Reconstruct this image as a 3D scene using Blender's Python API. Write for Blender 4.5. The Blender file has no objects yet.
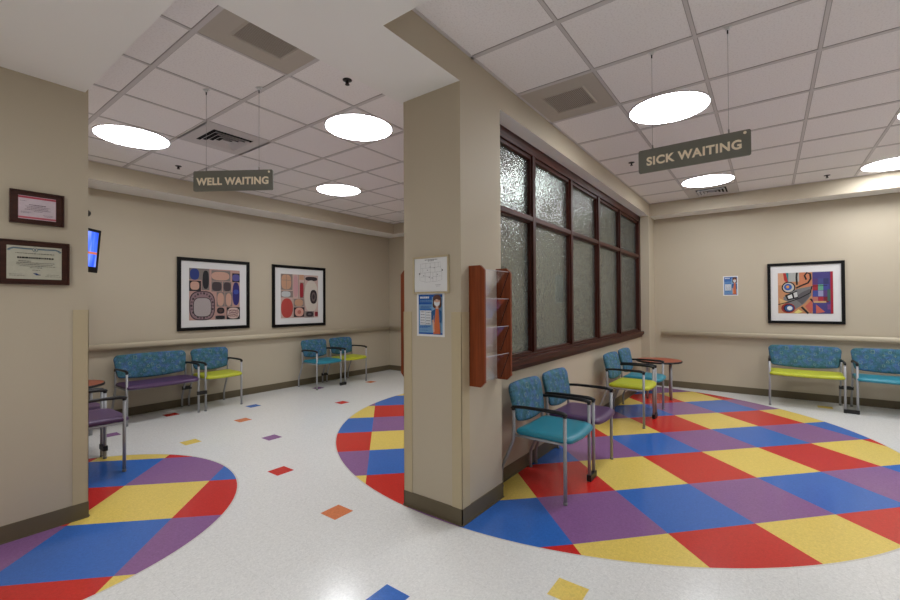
import bpy, bmesh, math, random
from mathutils import Vector, Matrix
random.seed(7)
SC = bpy.context.scene
COL = SC.collection
PI = math.pi

# ------------------------------------------------------------------ materials
def srgb(r, g, b):
    def f(c):
        c /= 255.0
        return c/12.92 if c <= 0.04045 else ((c+0.055)/1.055)**2.4
    return (f(r), f(g), f(b), 1.0)

def nodes_of(m):
    m.use_nodes = True
    nt = m.node_tree
    return nt, nt.nodes, nt.links, nt.nodes['Principled BSDF']

MATS = {}
def mat(name, col, rough=0.6, metal=0.0, var=0.06, scale=30.0, bump=0.0, bscale=200.0, spec=0.5, coat=0.0, emit=None, estr=0.0, trans=0.0, ior=1.45):
    if name in MATS: return MATS[name]
    m = bpy.data.materials.new(name)
    nt, N, L, B = nodes_of(m)
    geo = N.new('ShaderNodeTexCoord')
    no = N.new('ShaderNodeTexNoise'); no.inputs['Scale'].default_value = scale; no.inputs['Detail'].default_value = 4
    L.new(geo.outputs['Object'], no.inputs['Vector'])
    mx = N.new('ShaderNodeMix'); mx.data_type = 'RGBA'
    c = col
    mx.inputs[6].default_value = (c[0]*(1-var), c[1]*(1-var), c[2]*(1-var), 1)
    mx.inputs[7].default_value = (min(1, c[0]*(1+var)), min(1, c[1]*(1+var)), min(1, c[2]*(1+var)), 1)
    L.new(no.outputs['Fac'], mx.inputs[0])
    L.new(mx.outputs[2], B.inputs['Base Color'])
    B.inputs['Roughness'].default_value = rough
    B.inputs['Metallic'].default_value = metal
    B.inputs['Specular IOR Level'].default_value = spec
    B.inputs['Coat Weight'].default_value = coat
    B.inputs['Transmission Weight'].default_value = trans
    B.inputs['IOR'].default_value = ior
    if emit:
        B.inputs['Emission Color'].default_value = emit
        B.inputs['Emission Strength'].default_value = estr
    if bump:
        n2 = N.new('ShaderNodeTexNoise'); n2.inputs['Scale'].default_value = bscale; n2.inputs['Detail'].default_value = 3
        L.new(geo.outputs['Object'], n2.inputs['Vector'])
        bp = N.new('ShaderNodeBump'); bp.inputs['Strength'].default_value = bump; bp.inputs['Distance'].default_value = 0.002
        L.new(n2.outputs['Fac'], bp.inputs['Height']); L.new(bp.outputs['Normal'], B.inputs['Normal'])
    MATS[name] = m
    return m

M_WALL = mat('wall_paint_beige', srgb(185, 173, 152), 0.62, var=0.02, scale=3, bump=0.04, bscale=350)
M_WHITE = mat('ceiling_paint_white', srgb(238, 236, 232), 0.7, var=0.015, scale=2)
M_TEE = mat('ceiling_tee_metal', srgb(205, 200, 199), 0.45, var=0.02)
M_TEESH = mat('ceiling_tee_shadow', srgb(165, 158, 156), 0.6, var=0.02)  # darker grey that paints in the shade along the tees
M_BASE = mat('vinyl_base_brown', srgb(98, 87, 66), 0.5, var=0.06, scale=8)
M_GUARD = mat('corner_guard_vinyl', srgb(184, 169, 138), 0.5, var=0.02)
M_RAIL = mat('handrail_vinyl', srgb(192, 180, 156), 0.42, var=0.01, scale=2)
M_STEEL = mat('silver_painted_steel', srgb(158, 158, 160), 0.45, 0.1, var=0.03)
M_GLIDE = mat('grey_foot_glide', srgb(120, 120, 120), 0.5)
M_BLACK = mat('black_plastic', srgb(22, 21, 22), 0.4, var=0.1)
M_FRAMEBLK = mat('black_picture_frame', srgb(8, 7, 7), 0.45, var=0.1, spec=0.25)
M_MAT = mat('white_mat_board', srgb(214, 212, 210), 0.8, var=0.01)
M_PAPER = mat('paper_white', srgb(222, 222, 222), 0.8, var=0.01)
M_INK = mat('ink_grey', srgb(110, 110, 112), 0.8, var=0.05)
M_DISC = mat('lamp_diffuser', srgb(250, 250, 250), 0.5, var=0.0, emit=(0.93, 0.96, 1.0, 1), estr=15.0)
M_LAMPBAR = mat('lamp_divider_bar', srgb(96, 94, 90), 0.5, var=0.0)
M_GRILLE = mat('return_grille_tan', srgb(184, 176, 165), 0.6, var=0.03)
M_GRILLED = mat('grille_mesh_dark', srgb(146, 137, 127), 0.7, var=0.15, scale=300)
M_DARK = mat('duct_black', srgb(12, 12, 12), 0.9, var=0.0)
M_SIGN = mat('sign_grey_green', srgb(112, 111, 101), 0.42, var=0.04)
M_LETTER = mat('sign_letter_tan', srgb(248, 232, 206), 0.42, 0.1, var=0.02)
M_WIRE = mat('cable_silver', srgb(150, 146, 142), 0.4, 0.6)

def wood_mat(name, c1, c2, scale=(60, 60, 3), rough=0.3):
    m = bpy.data.materials.new(name)
    nt, N, L, B = nodes_of(m)
    tc = N.new('ShaderNodeTexCoord'); mp = N.new('ShaderNodeMapping'); mp.inputs['Scale'].default_value = scale
    no = N.new('ShaderNodeTexNoise'); no.inputs['Scale'].default_value = 1.0; no.inputs['Detail'].default_value = 6
    rp = N.new('ShaderNodeValToRGB'); rp.color_ramp.elements[0].color = c1; rp.color_ramp.elements[1].color = c2
    rp.color_ramp.elements[0].position = 0.3; rp.color_ramp.elements[1].position = 0.7
    L.new(tc.outputs['Object'], mp.inputs[0]); L.new(mp.outputs[0], no.inputs['Vector']); L.new(no.outputs['Fac'], rp.inputs[0]); L.new(rp.outputs[0], B.inputs['Base Color'])
    B.inputs['Roughness'].default_value = rough; B.inputs['Specular IOR Level'].default_value = 0.3
    return m
M_CHERRY = wood_mat('cherry_wood', srgb(36, 13, 8), srgb(68, 27, 17), rough=0.42)
M_CHERRYH = wood_mat('cherry_wood_horizontal', srgb(40, 15, 9), srgb(76, 32, 19), (3, 60, 60), 0.42)
M_RACK = wood_mat('rack_cherry_wood', srgb(112, 52, 26), srgb(140, 68, 36))
M_WALNUT = wood_mat('dark_walnut_plaque', srgb(50, 26, 20), srgb(70, 38, 28), (4, 40, 40))
M_TABLE = wood_mat('table_laminate_cherry', srgb(150, 70, 48), srgb(172, 86, 60), (6, 40, 10), 0.35)

def tile_mat():
    m = bpy.data.materials.new('acoustic_tile'); nt, N, L, B = nodes_of(m)
    tc = N.new('ShaderNodeTexCoord')
    n1 = N.new('ShaderNodeTexNoise'); n1.inputs['Scale'].default_value = 90; n1.inputs['Detail'].default_value = 6
    rp = N.new('ShaderNodeValToRGB')
    rp.color_ramp.elements[0].position = 0.33; rp.color_ramp.elements[0].color = srgb(233, 228, 227)
    rp.color_ramp.elements[1].position = 0.5; rp.color_ramp.elements[1].color = srgb(243, 239, 238)
    L.new(tc.outputs['Object'], n1.inputs['Vector']); L.new(n1.outputs['Fac'], rp.inputs[0]); L.new(rp.outputs[0], B.inputs['Base Color'])
    bp = N.new('ShaderNodeBump'); bp.inputs['Strength'].default_value = 0.25; bp.inputs['Distance'].default_value = 0.002
    L.new(n1.outputs['Fac'], bp.inputs['Height']); L.new(bp.outputs['Normal'], B.inputs['Normal'])
    B.inputs['Roughness'].default_value = 0.85
    return m
M_TILE = tile_mat()

# grid of the coloured floor: u = (x+y)/sqrt2, v = (x-y)/sqrt2
U0, DU, V0, DV = 2.325, 0.595, 1.04, 0.605
CIRC = [(4.905, 1.752, 2.764), (0.545, 3.825, 1.25)]
C_PUR, C_BLU, C_RED, C_YEL, C_ORA = srgb(136, 94, 144), srgb(52, 104, 184), srgb(198, 42, 36), srgb(226, 198, 100), srgb(212, 122, 76)
C_VCT = srgb(222, 221, 218)

def speckle(nt, base_socket_or_col, tc, amt=0.10, sc=55):
    N, L = nt.nodes, nt.links
    n1 = N.new('ShaderNodeTexNoise'); n1.inputs['Scale'].default_value = sc; n1.inputs['Detail'].default_value = 5; n1.inputs['Distortion'].default_value = 1.2
    rp = N.new('ShaderNodeMapRange'); rp.inputs[1].default_value = 0.3; rp.inputs[2].default_value = 0.7; rp.inputs[3].default_value = 1-amt; rp.inputs[4].default_value = 1+amt
    L.new(tc, n1.inputs['Vector']); L.new(n1.outputs['Fac'], rp.inputs[0])
    vm = N.new('ShaderNodeVectorMath'); vm.operation = 'MULTIPLY'
    if isinstance(base_socket_or_col, tuple): vm.inputs[0].default_value = base_socket_or_col[:3]
    else: L.new(base_socket_or_col, vm.inputs[0])
    L.new(rp.outputs[0], vm.inputs[1])
    return vm.outputs[0]

def floor_mat():
    m = bpy.data.materials.new('vinyl_composition_tile'); nt, N, L, B = nodes_of(m)
    tc = N.new('ShaderNodeTexCoord'); sep = N.new('ShaderNodeSeparateXYZ'); L.new(tc.outputs['Object'], sep.inputs[0])
    def mt(op, a, b=None, c=None):
        n = N.new('ShaderNodeMath'); n.operation = op
        for i, v in enumerate((a, b, c)):
            if v is None: continue
            if isinstance(v, (int, float)): n.inputs[i].default_value = v
            else: L.new(v, n.inputs[i])
        return n.outputs[0]
    X, Y = sep.outputs[0], sep.outputs[1]
    s = math.sqrt(0.5)
    u = mt('MULTIPLY', mt('ADD', X, Y), s); v = mt('MULTIPLY', mt('SUBTRACT', X, Y), s)
    # the laid pattern is turned by about two degrees right of the column, and the left circle starts a little later
    u = mt('SUBTRACT', u, mt('MULTIPLY', mt('MAXIMUM', mt('SUBTRACT', v, 1.04), 0.0), 0.036))
    u = mt('SUBTRACT', u, mt('MULTIPLY', mt('LESS_THAN', v, -0.8), 0.085))
    i = mt('FLOOR', mt('DIVIDE', mt('SUBTRACT', u, U0), DU)); j = mt('FLOOR', mt('DIVIDE', mt('SUBTRACT', v, V0), DV))
    p = mt('FLOORED_MODULO', i, 2.0)
    q = mt('FLOORED_MODULO', mt('ADD', j, mt('FLOOR', mt('DIVIDE', i, 2.0))), 2.0)
    def mix(f, a, b):
        n = N.new('ShaderNodeMix'); n.data_type = 'RGBA'; L.new(f, n.inputs[0])
        for k, w in ((6, a), (7, b)):
            if isinstance(w, tuple): n.inputs[k].default_value = w
            else: L.new(w, n.inputs[k])
        return n.outputs[2]
    colr = mix(p, mix(q, C_PUR, C_BLU), mix(q, C_RED, C_YEL))
    mask = None; ring = None
    for cx, cy, R in CIRC:
        d = mt('SQRT', mt('ADD', mt('POWER', mt('SUBTRACT', X, cx), 2.0), mt('POWER', mt('SUBTRACT', Y, cy), 2.0)))
        k = mt('LESS_THAN', d, R); r = mt('LESS_THAN', mt('ABSOLUTE', mt('SUBTRACT', d, R)), 0.006)
        mask = k if mask is None else mt('MAXIMUM', mask, k); ring = r if ring is None else mt('MAXIMUM', ring, r)
    # faint seams of the 12 inch tiles in the plain field
    gx = mt('ABSOLUTE', mt('SUBTRACT', mt('FLOORED_MODULO', mt('ADD', X, 0.06), 0.305), 0.1525))
    gy = mt('ABSOLUTE', mt('SUBTRACT', mt('FLOORED_MODULO', mt('ADD', Y, 0.1), 0.305), 0.1525))
    seam = mt('MAXIMUM', mt('GREATER_THAN', gx, 0.1517), mt('GREATER_THAN', gy, 0.1517))
    plain = mix(mt('MULTIPLY', seam, 0.22), C_VCT, srgb(150, 148, 142))
    base = mix(ring, mix(mask, plain, colr), srgb(206, 202, 194))
    out = speckle(nt, base, tc.outputs['Object'], 0.11, 75)
    L.new(out, B.inputs['Base Color'])
    n3 = N.new('ShaderNodeTexNoise'); n3.inputs['Scale'].default_value = 2.5; n3.inputs['Detail'].default_value = 4
    L.new(tc.outputs['Object'], n3.inputs['Vector'])
    mr = N.new('ShaderNodeMapRange'); mr.inputs[3].default_value = 0.13; mr.inputs[4].default_value = 0.20
    L.new(n3.outputs['Fac'], mr.inputs[0]); L.new(mr.outputs[0], B.inputs['Roughness'])
    bp = N.new('ShaderNodeBump'); bp.inputs['Strength'].default_value = 0.05; bp.inputs['Distance'].default_value = 0.002
    n4 = N.new('ShaderNodeTexNoise'); n4.inputs['Scale'].default_value = 25
    L.new(tc.outputs['Object'], n4.inputs['Vector']); L.new(n4.outputs['Fac'], bp.inputs['Height']); L.new(bp.outputs['Normal'], B.inputs['Normal'])
    B.inputs['Specular IOR Level'].default_value = 0.55
    return m
M_FLOOR = floor_mat()
def vct(name, c):
    m = bpy.data.materials.new(name); nt, N, L, B = nodes_of(m)
    tc = N.new('ShaderNodeTexCoord'); L.new(speckle(nt, c, tc.outputs['Object'], 0.12, 60), B.inputs['Base Color'])
    B.inputs['Roughness'].default_value = 0.2; return m
FV = {k: vct('vinyl_tile_'+k, c) for k, c in dict(red=C_RED, orange=C_ORA, yellow=C_YEL, blue=C_BLU, purple=C_PUR).items()}

def glass_mat():
    m = bpy.data.materials.new('pebbled_privacy_glass'); nt, N, L, B = nodes_of(m)
    tc = N.new('ShaderNodeTexCoord')
    mp = N.new('ShaderNodeMapping'); mp.inputs['Scale'].default_value = (1, 1, 0.6); L.new(tc.outputs['Object'], mp.inputs[0])
    vo = N.new('ShaderNodeTexVoronoi'); vo.feature = 'SMOOTH_F1'; vo.inputs['Scale'].default_value = 75; L.new(mp.outputs[0], vo.inputs['Vector'])
    no = N.new('ShaderNodeTexNoise'); no.inputs['Scale'].default_value = 55; no.inputs['Detail'].default_value = 2; L.new(mp.outputs[0], no.inputs['Vector'])
    ad = N.new('ShaderNodeMath'); ad.operation = 'ADD'; L.new(vo.outputs['Distance'], ad.inputs[0]); L.new(no.outputs['Fac'], ad.inputs[1])
    bp = N.new('ShaderNodeBump'); bp.inputs['Strength'].default_value = 1.0; bp.inputs['Distance'].default_value = 0.005
    L.new(ad.outputs[0], bp.inputs['Height']); L.new(bp.outputs['Normal'], B.inputs['Normal'])
    B.inputs['Base Color'].default_value = srgb(182, 191, 184); B.inputs['Roughness'].default_value = 0.035
    B.inputs['Transmission Weight'].default_value = 0.9; B.inputs['IOR'].default_value = 1.5
    return m
M_GLASS = glass_mat()
def acrylic_mat():
    m = bpy.data.materials.new('clear_acrylic'); nt, N, L, B = nodes_of(m)
    N.remove(B)
    out = N['Material Output']
    t = N.new('ShaderNodeBsdfTransparent'); t.inputs[0].default_value = (0.992, 0.992, 0.995, 1)
    g = N.new('ShaderNodeBsdfGlossy'); g.inputs['Roughness'].default_value = 0.08; g.inputs[0].default_value = (1, 1, 1, 1)
    no = N.new('ShaderNodeTexNoise'); no.inputs['Scale'].default_value = 6
    mr = N.new('ShaderNodeMapRange'); mr.inputs[3].default_value = 0.015; mr.inputs[4].default_value = 0.03
    fr = N.new('ShaderNodeLayerWeight'); fr.inputs[0].default_value = 0.05; ad = N.new('ShaderNodeMath'); ad.operation = 'ADD'
    mx = N.new('ShaderNodeMixShader'); L.new(no.outputs['Fac'], mr.inputs[0]); L.new(mr.outputs[0], ad.inputs[0]); L.new(fr.outputs[1], ad.inputs[1])
    L.new(ad.outputs[0], mx.inputs[0]); L.new(t.outputs[0], mx.inputs[1]); L.new(g.outputs[0], mx.inputs[2]); L.new(mx.outputs[0], out.inputs[0])
    return m
M_ACR = acrylic_mat()
M_BACKPAN = mat('frosted_back_panel', srgb(205, 196, 184), 0.3, var=0.02)
M_ACREDGE = mat('acrylic_edge', srgb(205, 205, 210), 0.25, var=0.02)

def fabric_mat():
    m = bpy.data.materials.new('patterned_blue_fabric'); nt, N, L, B = nodes_of(m)
    tc = N.new('ShaderNodeTexCoord')
    n1 = N.new('ShaderNodeTexNoise'); n1.inputs['Scale'].default_value = 16; n1.inputs['Detail'].default_value = 2
    v1 = N.new('ShaderNodeTexVoronoi'); v1.inputs['Scale'].default_value = 42; v1.distance = 'MANHATTAN'
    for n in (n1, v1): L.new(tc.outputs['Object'], n.inputs['Vector'])
    rp = N.new('ShaderNodeValToRGB'); e = rp.color_ramp.elements
    e[0].position = 0.36; e[0].color = srgb(24, 88, 100); e[1].position = 0.64; e[1].color = srgb(38, 84, 138)
    k = e.new(0.5); k.color = srgb(28, 92, 122)
    L.new(n1.outputs['Fac'], rp.inputs[0])
    hs = N.new('ShaderNodeHueSaturation'); hs.inputs['Saturation'].default_value = 0.9
    mr = N.new('ShaderNodeMapRange'); mr.inputs[3].default_value = 0.75; mr.inputs[4].default_value = 1.3
    se = N.new('ShaderNodeSeparateColor'); L.new(v1.outputs['Color'], se.inputs[0]); L.new(se.outputs[0], mr.inputs[0]); L.new(mr.outputs[0], hs.inputs['Value'])
    L.new(rp.outputs[0], hs.inputs['Color'])
    # pale green and lilac threads
    v2 = N.new('ShaderNodeTexVoronoi'); v2.inputs['Scale'].default_value = 60; v2.feature = 'DISTANCE_TO_EDGE'; L.new(tc.outputs['Object'], v2.inputs['Vector'])
    lt = N.new('ShaderNodeMath'); lt.operation = 'LESS_THAN'; lt.inputs[1].default_value = 0.045; L.new(v2.outputs['Distance'], lt.inputs[0])
    ml = N.new('ShaderNodeMath'); ml.operation = 'MULTIPLY'; ml.inputs[1].default_value = 0.28; L.new(lt.outputs[0], ml.inputs[0])
    mx = N.new('ShaderNodeMix'); mx.data_type = 'RGBA'; L.new(ml.outputs[0], mx.inputs[0]); L.new(hs.outputs[0], mx.inputs[6]); mx.inputs[7].default_value = srgb(110, 150, 150)
    L.new(mx.outputs[2], B.inputs['Base Color']); B.inputs['Roughness'].default_value = 0.8
    return m
M_FABRIC = fabric_mat()
M_MOTIF = mat('fabric_motif_cream', srgb(128, 152, 140), 0.8)
M_MOTIF2 = mat('fabric_motif_lilac', srgb(98, 120, 160), 0.8)
SEATC = {
    'teal': mat('teal_vinyl', srgb(40, 128, 148), 0.36, var=0.03, bump=0.1),
    'purple': mat('purple_vinyl', srgb(78, 50, 88), 0.36, var=0.03, bump=0.1),
    'yellow': mat('lime_vinyl', srgb(180, 184, 44), 0.4, var=0.03, bump=0.1)}

# ------------------------------------------------------------------ mesh helpers
class MB:
    def __init__(s): s.bm = bmesh.new(); s.mats = []
    def mi(s, m):
        if m not in s.mats: s.mats.append(m)
        return s.mats.index(m)
    def face(s, vs, m, smooth=False):
        try: f = s.bm.faces.new(vs)
        except ValueError: return None
        f.material_index = s.mi(m); f.smooth = smooth; return f
    def box(s, x0, x1, y0, y1, z0, z1, m, bevel=0.0, mb=None):
        if x0 > x1: x0, x1 = x1, x0
        if y0 > y1: y0, y1 = y1, y0
        if z0 > z1: z0, z1 = z1, z0
        v = [s.bm.verts.new((x, y, z)) for z in (z0, z1) for y in (y0, y1) for x in (x0, x1)]
        F = []
        for k, q in enumerate(((0, 2, 3, 1), (4, 5, 7, 6), (0, 1, 5, 4), (2, 6, 7, 3), (0, 4, 6, 2), (1, 3, 7, 5))):
            F.append(s.face([v[i] for i in q], mb if (mb and k == 0) else m))
        if bevel:
            ed = list({e for f in F for e in f.edges})
            r = bmesh.ops.bevel(s.bm, geom=ed, offset=bevel, segments=2, affect='EDGES', profile=0.7)
        return F
    def prism(s, pts, axis, a, b, m, smooth=False):
        """polygon pts (p,q) extruded along axis from a to b"""
        def co(p, q, w): return {'x': (w, p, q), 'y': (p, w, q), 'z': (p, q, w)}[axis]
        A = [s.bm.verts.new(co(p, q, a)) for p, q in pts]; Bv = [s.bm.verts.new(co(p, q, b)) for p, q in pts]
        s.face(A[::-1], m); s.face(Bv, m); n = len(pts)
        for i in range(n): s.face([A[i], A[(i+1) % n], Bv[(i+1) % n], Bv[i]], m, smooth)
    def tube(s, path, r, m, seg=12, cap=True, sx=1.0, sz=1.0, smooth=True):
        path = [Vector(p) for p in path]; rings = []
        n = len(path)
        up = Vector((0, 0, 1))
        prev = None
        for i, p in enumerate(path):
            t = (path[min(i+1, n-1)]-path[max(i-1, 0)]).normalized()
            if prev is None:
                a = up if abs(t.dot(up)) < 0.9 else Vector((1, 0, 0))
                nx = t.cross(a).normalized()
            else:
                nx = (prev-t*prev.dot(t)).normalized()
            ny = t.cross(nx).normalized(); prev = nx
            rr = r[i] if isinstance(r, (list, tuple)) else r
            rings.append([s.bm.verts.new(p+nx*math.cos(2*PI*k/seg)*rr*sx+ny*math.sin(2*PI*k/seg)*rr*sz) for k in range(seg)])
        for A, Bv in zip(rings, rings[1:]):
            for k in range(seg): s.face([A[k], A[(k+1) % seg], Bv[(k+1) % seg], Bv[k]], m, smooth)
        if cap: s.face(rings[0][::-1], m); s.face(rings[-1], m)
    def disc(s, c, r, z0, z1, m, seg=48, ms=None):
        pts = [(c[0]+r*math.cos(2*PI*k/seg), c[1]+r*math.sin(2*PI*k/seg)) for k in range(seg)]
        A = [s.bm.verts.new((p, q, z0)) for p, q in pts]; Bv = [s.bm.verts.new((p, q, z1)) for p, q in pts]
        s.face(A[::-1], m); s.face(Bv, m)
        for i in range(seg): s.face([A[i], A[(i+1) % seg], Bv[(i+1) % seg], Bv[i]], ms or m, True)
    def lathe(s, prof, m, seg=24, c=(0, 0, 0)):
        rings = []
        for r, z in prof:
            rings.append([s.bm.verts.new((c[0]+max(r, 1e-4)*math.cos(2*PI*k/seg), c[1]+max(r, 1e-4)*math.sin(2*PI*k/seg), c[2]+z)) for k in range(seg)])
        for A, Bv in zip(rings, rings[1:]):
            for k in range(seg): s.face([A[k], A[(k+1) % seg], Bv[(k+1) % seg], Bv[k]], m, True)
        s.face(rings[0][::-1], m); s.face(rings[-1], m)
    def rings(s, RR, m, cap=True, smooth=True):
        V = [[s.bm.verts.new(p) for p in R] for R in RR]
        for A, Bv in zip(V, V[1:]):
            n = len(A)
            for k in range(n): s.face([A[k], A[(k+1) % n], Bv[(k+1) % n], Bv[k]], m, smooth)
        if cap: s.face(V[0][::-1], m, smooth); s.face(V[-1], m, smooth)
    def build(s, name, parent=None, loc=None, rz=0.0, smooth_angle=None):
        bmesh.ops.recalc_face_normals(s.bm, faces=s.bm.faces[:])
        me = bpy.data.meshes.new(name); s.bm.to_mesh(me); s.bm.free()
        for m in s.mats: me.materials.append(m)
        o = bpy.data.objects.new(name, me); COL.objects.link(o)
        if parent: o.parent = parent
        if loc: o.location = loc
        if rz: o.rotation_euler = (0, 0, rz)
        return o

def tag(o, label, cat, group=None):
    o['label'] = label; o['category'] = cat
    if group: o['group'] = group
    return o
def thing(name, label, cat, loc=(0, 0, 0), rz=0.0, group=None):
    o = bpy.data.objects.new(name, None); COL.objects.link(o); o.location = loc; o.rotation_euler = (0, 0, rz)
    o.empty_display_size = 0.1
    return tag(o, label, cat, group)
def struct(o): o['kind'] = 'structure'; return o
def copy_tree(o, parent=None):
    c = o.copy(); COL.objects.link(c); c.parent = parent
    for ch in o.children: copy_tree(ch, c)
    return c

# ------------------------------------------------------------------ room dimensions
HS, HC = 2.765, 2.967          # dropped soffit height, recessed tile ceiling height
YP, YC, YB = 1.66, 1.535, 2.012  # partition face, column face, column back
XC, XR = 2.175, 2.67          # column x range
YL, XE, XW, YN = 6.42, 6.48, 7.80, 3.57
XG = 0.832                      # end of the near left wall
XPIL = 7.38
X0, Y0 = -3.0, -4.6            # walls behind the camera

# floor
f = MB(); f.box(X0, XW+0.2, Y0, YL+0.2, -0.1, 0, M_FLOOR)
for cx, cy, k in ((2.01, 3.25, 'red'), (1.83, 2.305, 'orange'), (1.975, .78, 'yellow'), (1.43, 1.44, 'blue'), (2.46, 4.14, 'purple'),
                  (1.90, 4.67, 'yellow'), (2.63, 5.05, 'orange'), (3.08, 5.64, 'blue'), (2.23, 6.04, 'red'), (1.50, 5.62, 'purple'), (3.915, 4.81, 'red'),
                  (5.25, 5.67, 'orange'), (4.37, 5.97, 'purple'), (7.40, -.57, 'yellow')):
    h = 0.075
    f.face([f.bm.verts.new((cx+a*h, cy+b*h, 0.0006)) for a, b in ((-1, -1), (1, -1), (1, 1), (-1, 1))], FV[k])
struct(f.build('floor'))

# ceiling: smooth dropped parts and two recessed tile fields
c = MB()
TOP = 3.15
def drop(x0, x1, y0, y1): c.box(x0, x1, y0, y1, HS, TOP, M_WALL, mb=M_WHITE)
drop(X0, 1.513, Y0, YC)
drop(X0, 0.815, YC, YN)
drop(0.815, XW, YC, 2.04)
drop(0.70, XE, 5.96, YL)
drop(6.14, XE, 2.04, 5.96)
drop(7.45, XW, Y0, YC)
c.box(0.70, 6.14, 2.04, 5.96, HC, TOP, M_TILE)
c.box(1.513, 7.45, Y0, YC, HC, TOP, M_TILE)
struct(c.build('ceiling'))

# tee grid of both tile fields
def grid(name, x0, x1, y0, y1, xs, ys, wide):
    g = MB()
    def bar(ax0, ax1, ay0, ay1):
        g.box(ax0, ax1, ay0, ay1, HC-0.005, HC+0.001, M_TEE)
    for x in xs: bar(x-0.012*wide, x+0.012*wide, y0, y1)
    for y in ys: g.box(x0, x1, y-0.009, y+0.009, HC-0.0045, HC+0.001, M_TEE)
    # painted shadow line beside each tee where the tile edge drops
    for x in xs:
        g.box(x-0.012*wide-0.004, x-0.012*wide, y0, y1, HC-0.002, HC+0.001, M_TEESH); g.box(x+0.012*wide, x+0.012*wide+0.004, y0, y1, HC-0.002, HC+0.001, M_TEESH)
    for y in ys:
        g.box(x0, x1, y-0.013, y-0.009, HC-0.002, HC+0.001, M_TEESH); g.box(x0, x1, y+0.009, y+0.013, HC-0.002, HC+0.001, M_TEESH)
    # wall angle round the edge
    for a in ((x0, x0+0.02, y0, y1), (x1-0.02, x1, y0, y1), (x0, x1, y0, y0+0.02), (x0, x1, y1-0.02, y1)): bar(*a)
    return struct(g.build(name))
GLX = [1.10+0.61*i for i in range(9)]; GLX = [1.10, 1.71, 2.305, 2.915, 3.52, 4.14, 4.76, 5.38, 5.99]
GLY = [2.06+0.0, 2.67, 3.28, 3.885, 4.505, 5.13, 5.75]
GRX = [2.305, 2.93, 3.565, 4.207, 4.86, 5.515, 6.169, 6.838]
GRY = [0.95, 0.342, -0.272, -0.89, -1.50, -2.11, -2.72, -3.33, -3.94]
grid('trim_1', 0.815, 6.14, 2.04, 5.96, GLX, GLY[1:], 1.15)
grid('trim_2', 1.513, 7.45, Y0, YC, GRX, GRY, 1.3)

# walls
def wall(name, *bx, m=M_WALL):
    w = MB()
    for b in bx: w.box(*b, m)
    return struct(w.build(name))
wall('wall_left', (0.70, XE+0.15, YL, YL+0.15, 0, TOP))
wall('wall_end', (XE, XE+0.15, 2.03, YL, 0, TOP))
wall('wall_near_left', (X0, XG, YN, 3.75, 0, TOP), (0.55, 0.70, 3.75, YL+0.15, 0, TOP))
wall('wall_right', (XW, XW+0.15, Y0, 2.03, 0, TOP))
wall('wall_column', (XC, XR, YC, YB, 0, HS))
wall('wall_partition', (XR, XW, YP, 1.92, 0, 0.88), (XPIL, XW, YC, 1.92, 0, HS), (XE, XE+.15, 1.92, 2.03, 0, TOP))
wall('wall_back', (X0-0.15, X0, Y0, YN+.15, 0, TOP))
wall('wall_front', (X0, XW, Y0-0.15, Y0, 0, TOP))

# vinyl bases, each with a small toe
def base(name, *runs):
    b = MB()
    for (x0, x1, y0, y1, nx, ny) in runs:
        t, q = 0.006, 0.014
        ax0, ax1 = (x0, x1) if nx == 0 else ((x0, x0+t) if nx > 0 else (x0-t, x0))
        ay0, ay1 = (y0, y1) if ny == 0 else ((y0, y0+t) if ny > 0 else (y0-t, y0))
        b.box(ax0, ax1, ay0, ay1, 0.0, 0.10, M_BASE)
        bx0, bx1 = (x0, x1) if nx == 0 else ((x0, x0+q) if nx > 0 else (x0-q, x0))
        by0, by1 = (y0, y1) if ny == 0 else ((y0, y0+q) if ny > 0 else (y0-q, y0))
        b.box(bx0, bx1, by0, by1, 0.0, 0.006, M_BASE)
    return struct(b.build(name))
base('baseboard_left', (0.70, XE, YL, YL, 0, -1))
base('baseboard_end', (XE, XE, 1.92, YL, -1, 0))
base('baseboard_near_left', (X0, XG+.006, YN, YN, 0, -1), (XG, XG, YN, 3.75, 1, 0), (.7, .7, 3.75, YL, 1, 0))
base('baseboard_right', (XW, XW, Y0, YC, -1, 0))
base('baseboard_column', (XC, XC, YC-.006, YB+.006, -1, 0), (XC-.006, XR+.006, YC, YC, 0, -1), (XR, XR, YC, YP, 1, 0), (XC-.006, XR, YB, YB, 0, 1))
base('baseboard_partition', (XR, XPIL, YP, YP, 0, -1), (XPIL, XPIL, YC, YP, -1, 0), (XPIL, XW, YC, YC, 0, -1))

# corner guards (part of the fixed finish)
def guard(name, boxes):
    g = MB()
    for b in boxes: g.box(*b, M_GUARD, bevel=0.001)
    return struct(g.build(name))
guard('trim_3', [(XC-0.004, XC, YC-0.004, 1.608, .10, 1.32), (XC-0.004, 2.258, YC-0.004, YC, .10, 1.32)])
guard('trim_4', [(XC-0.004, XC, 1.943, YB+0.004, .10, 1.32), (XC-0.004, 2.258, YB, YB+0.004, .10, 1.32)])
guard('trim_5', [(0.756, XG+0.004, YN-0.004, YN, .10, 1.345), (XG, XG+0.004, YN-0.004, 3.645, .10, 1.345)])

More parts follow.
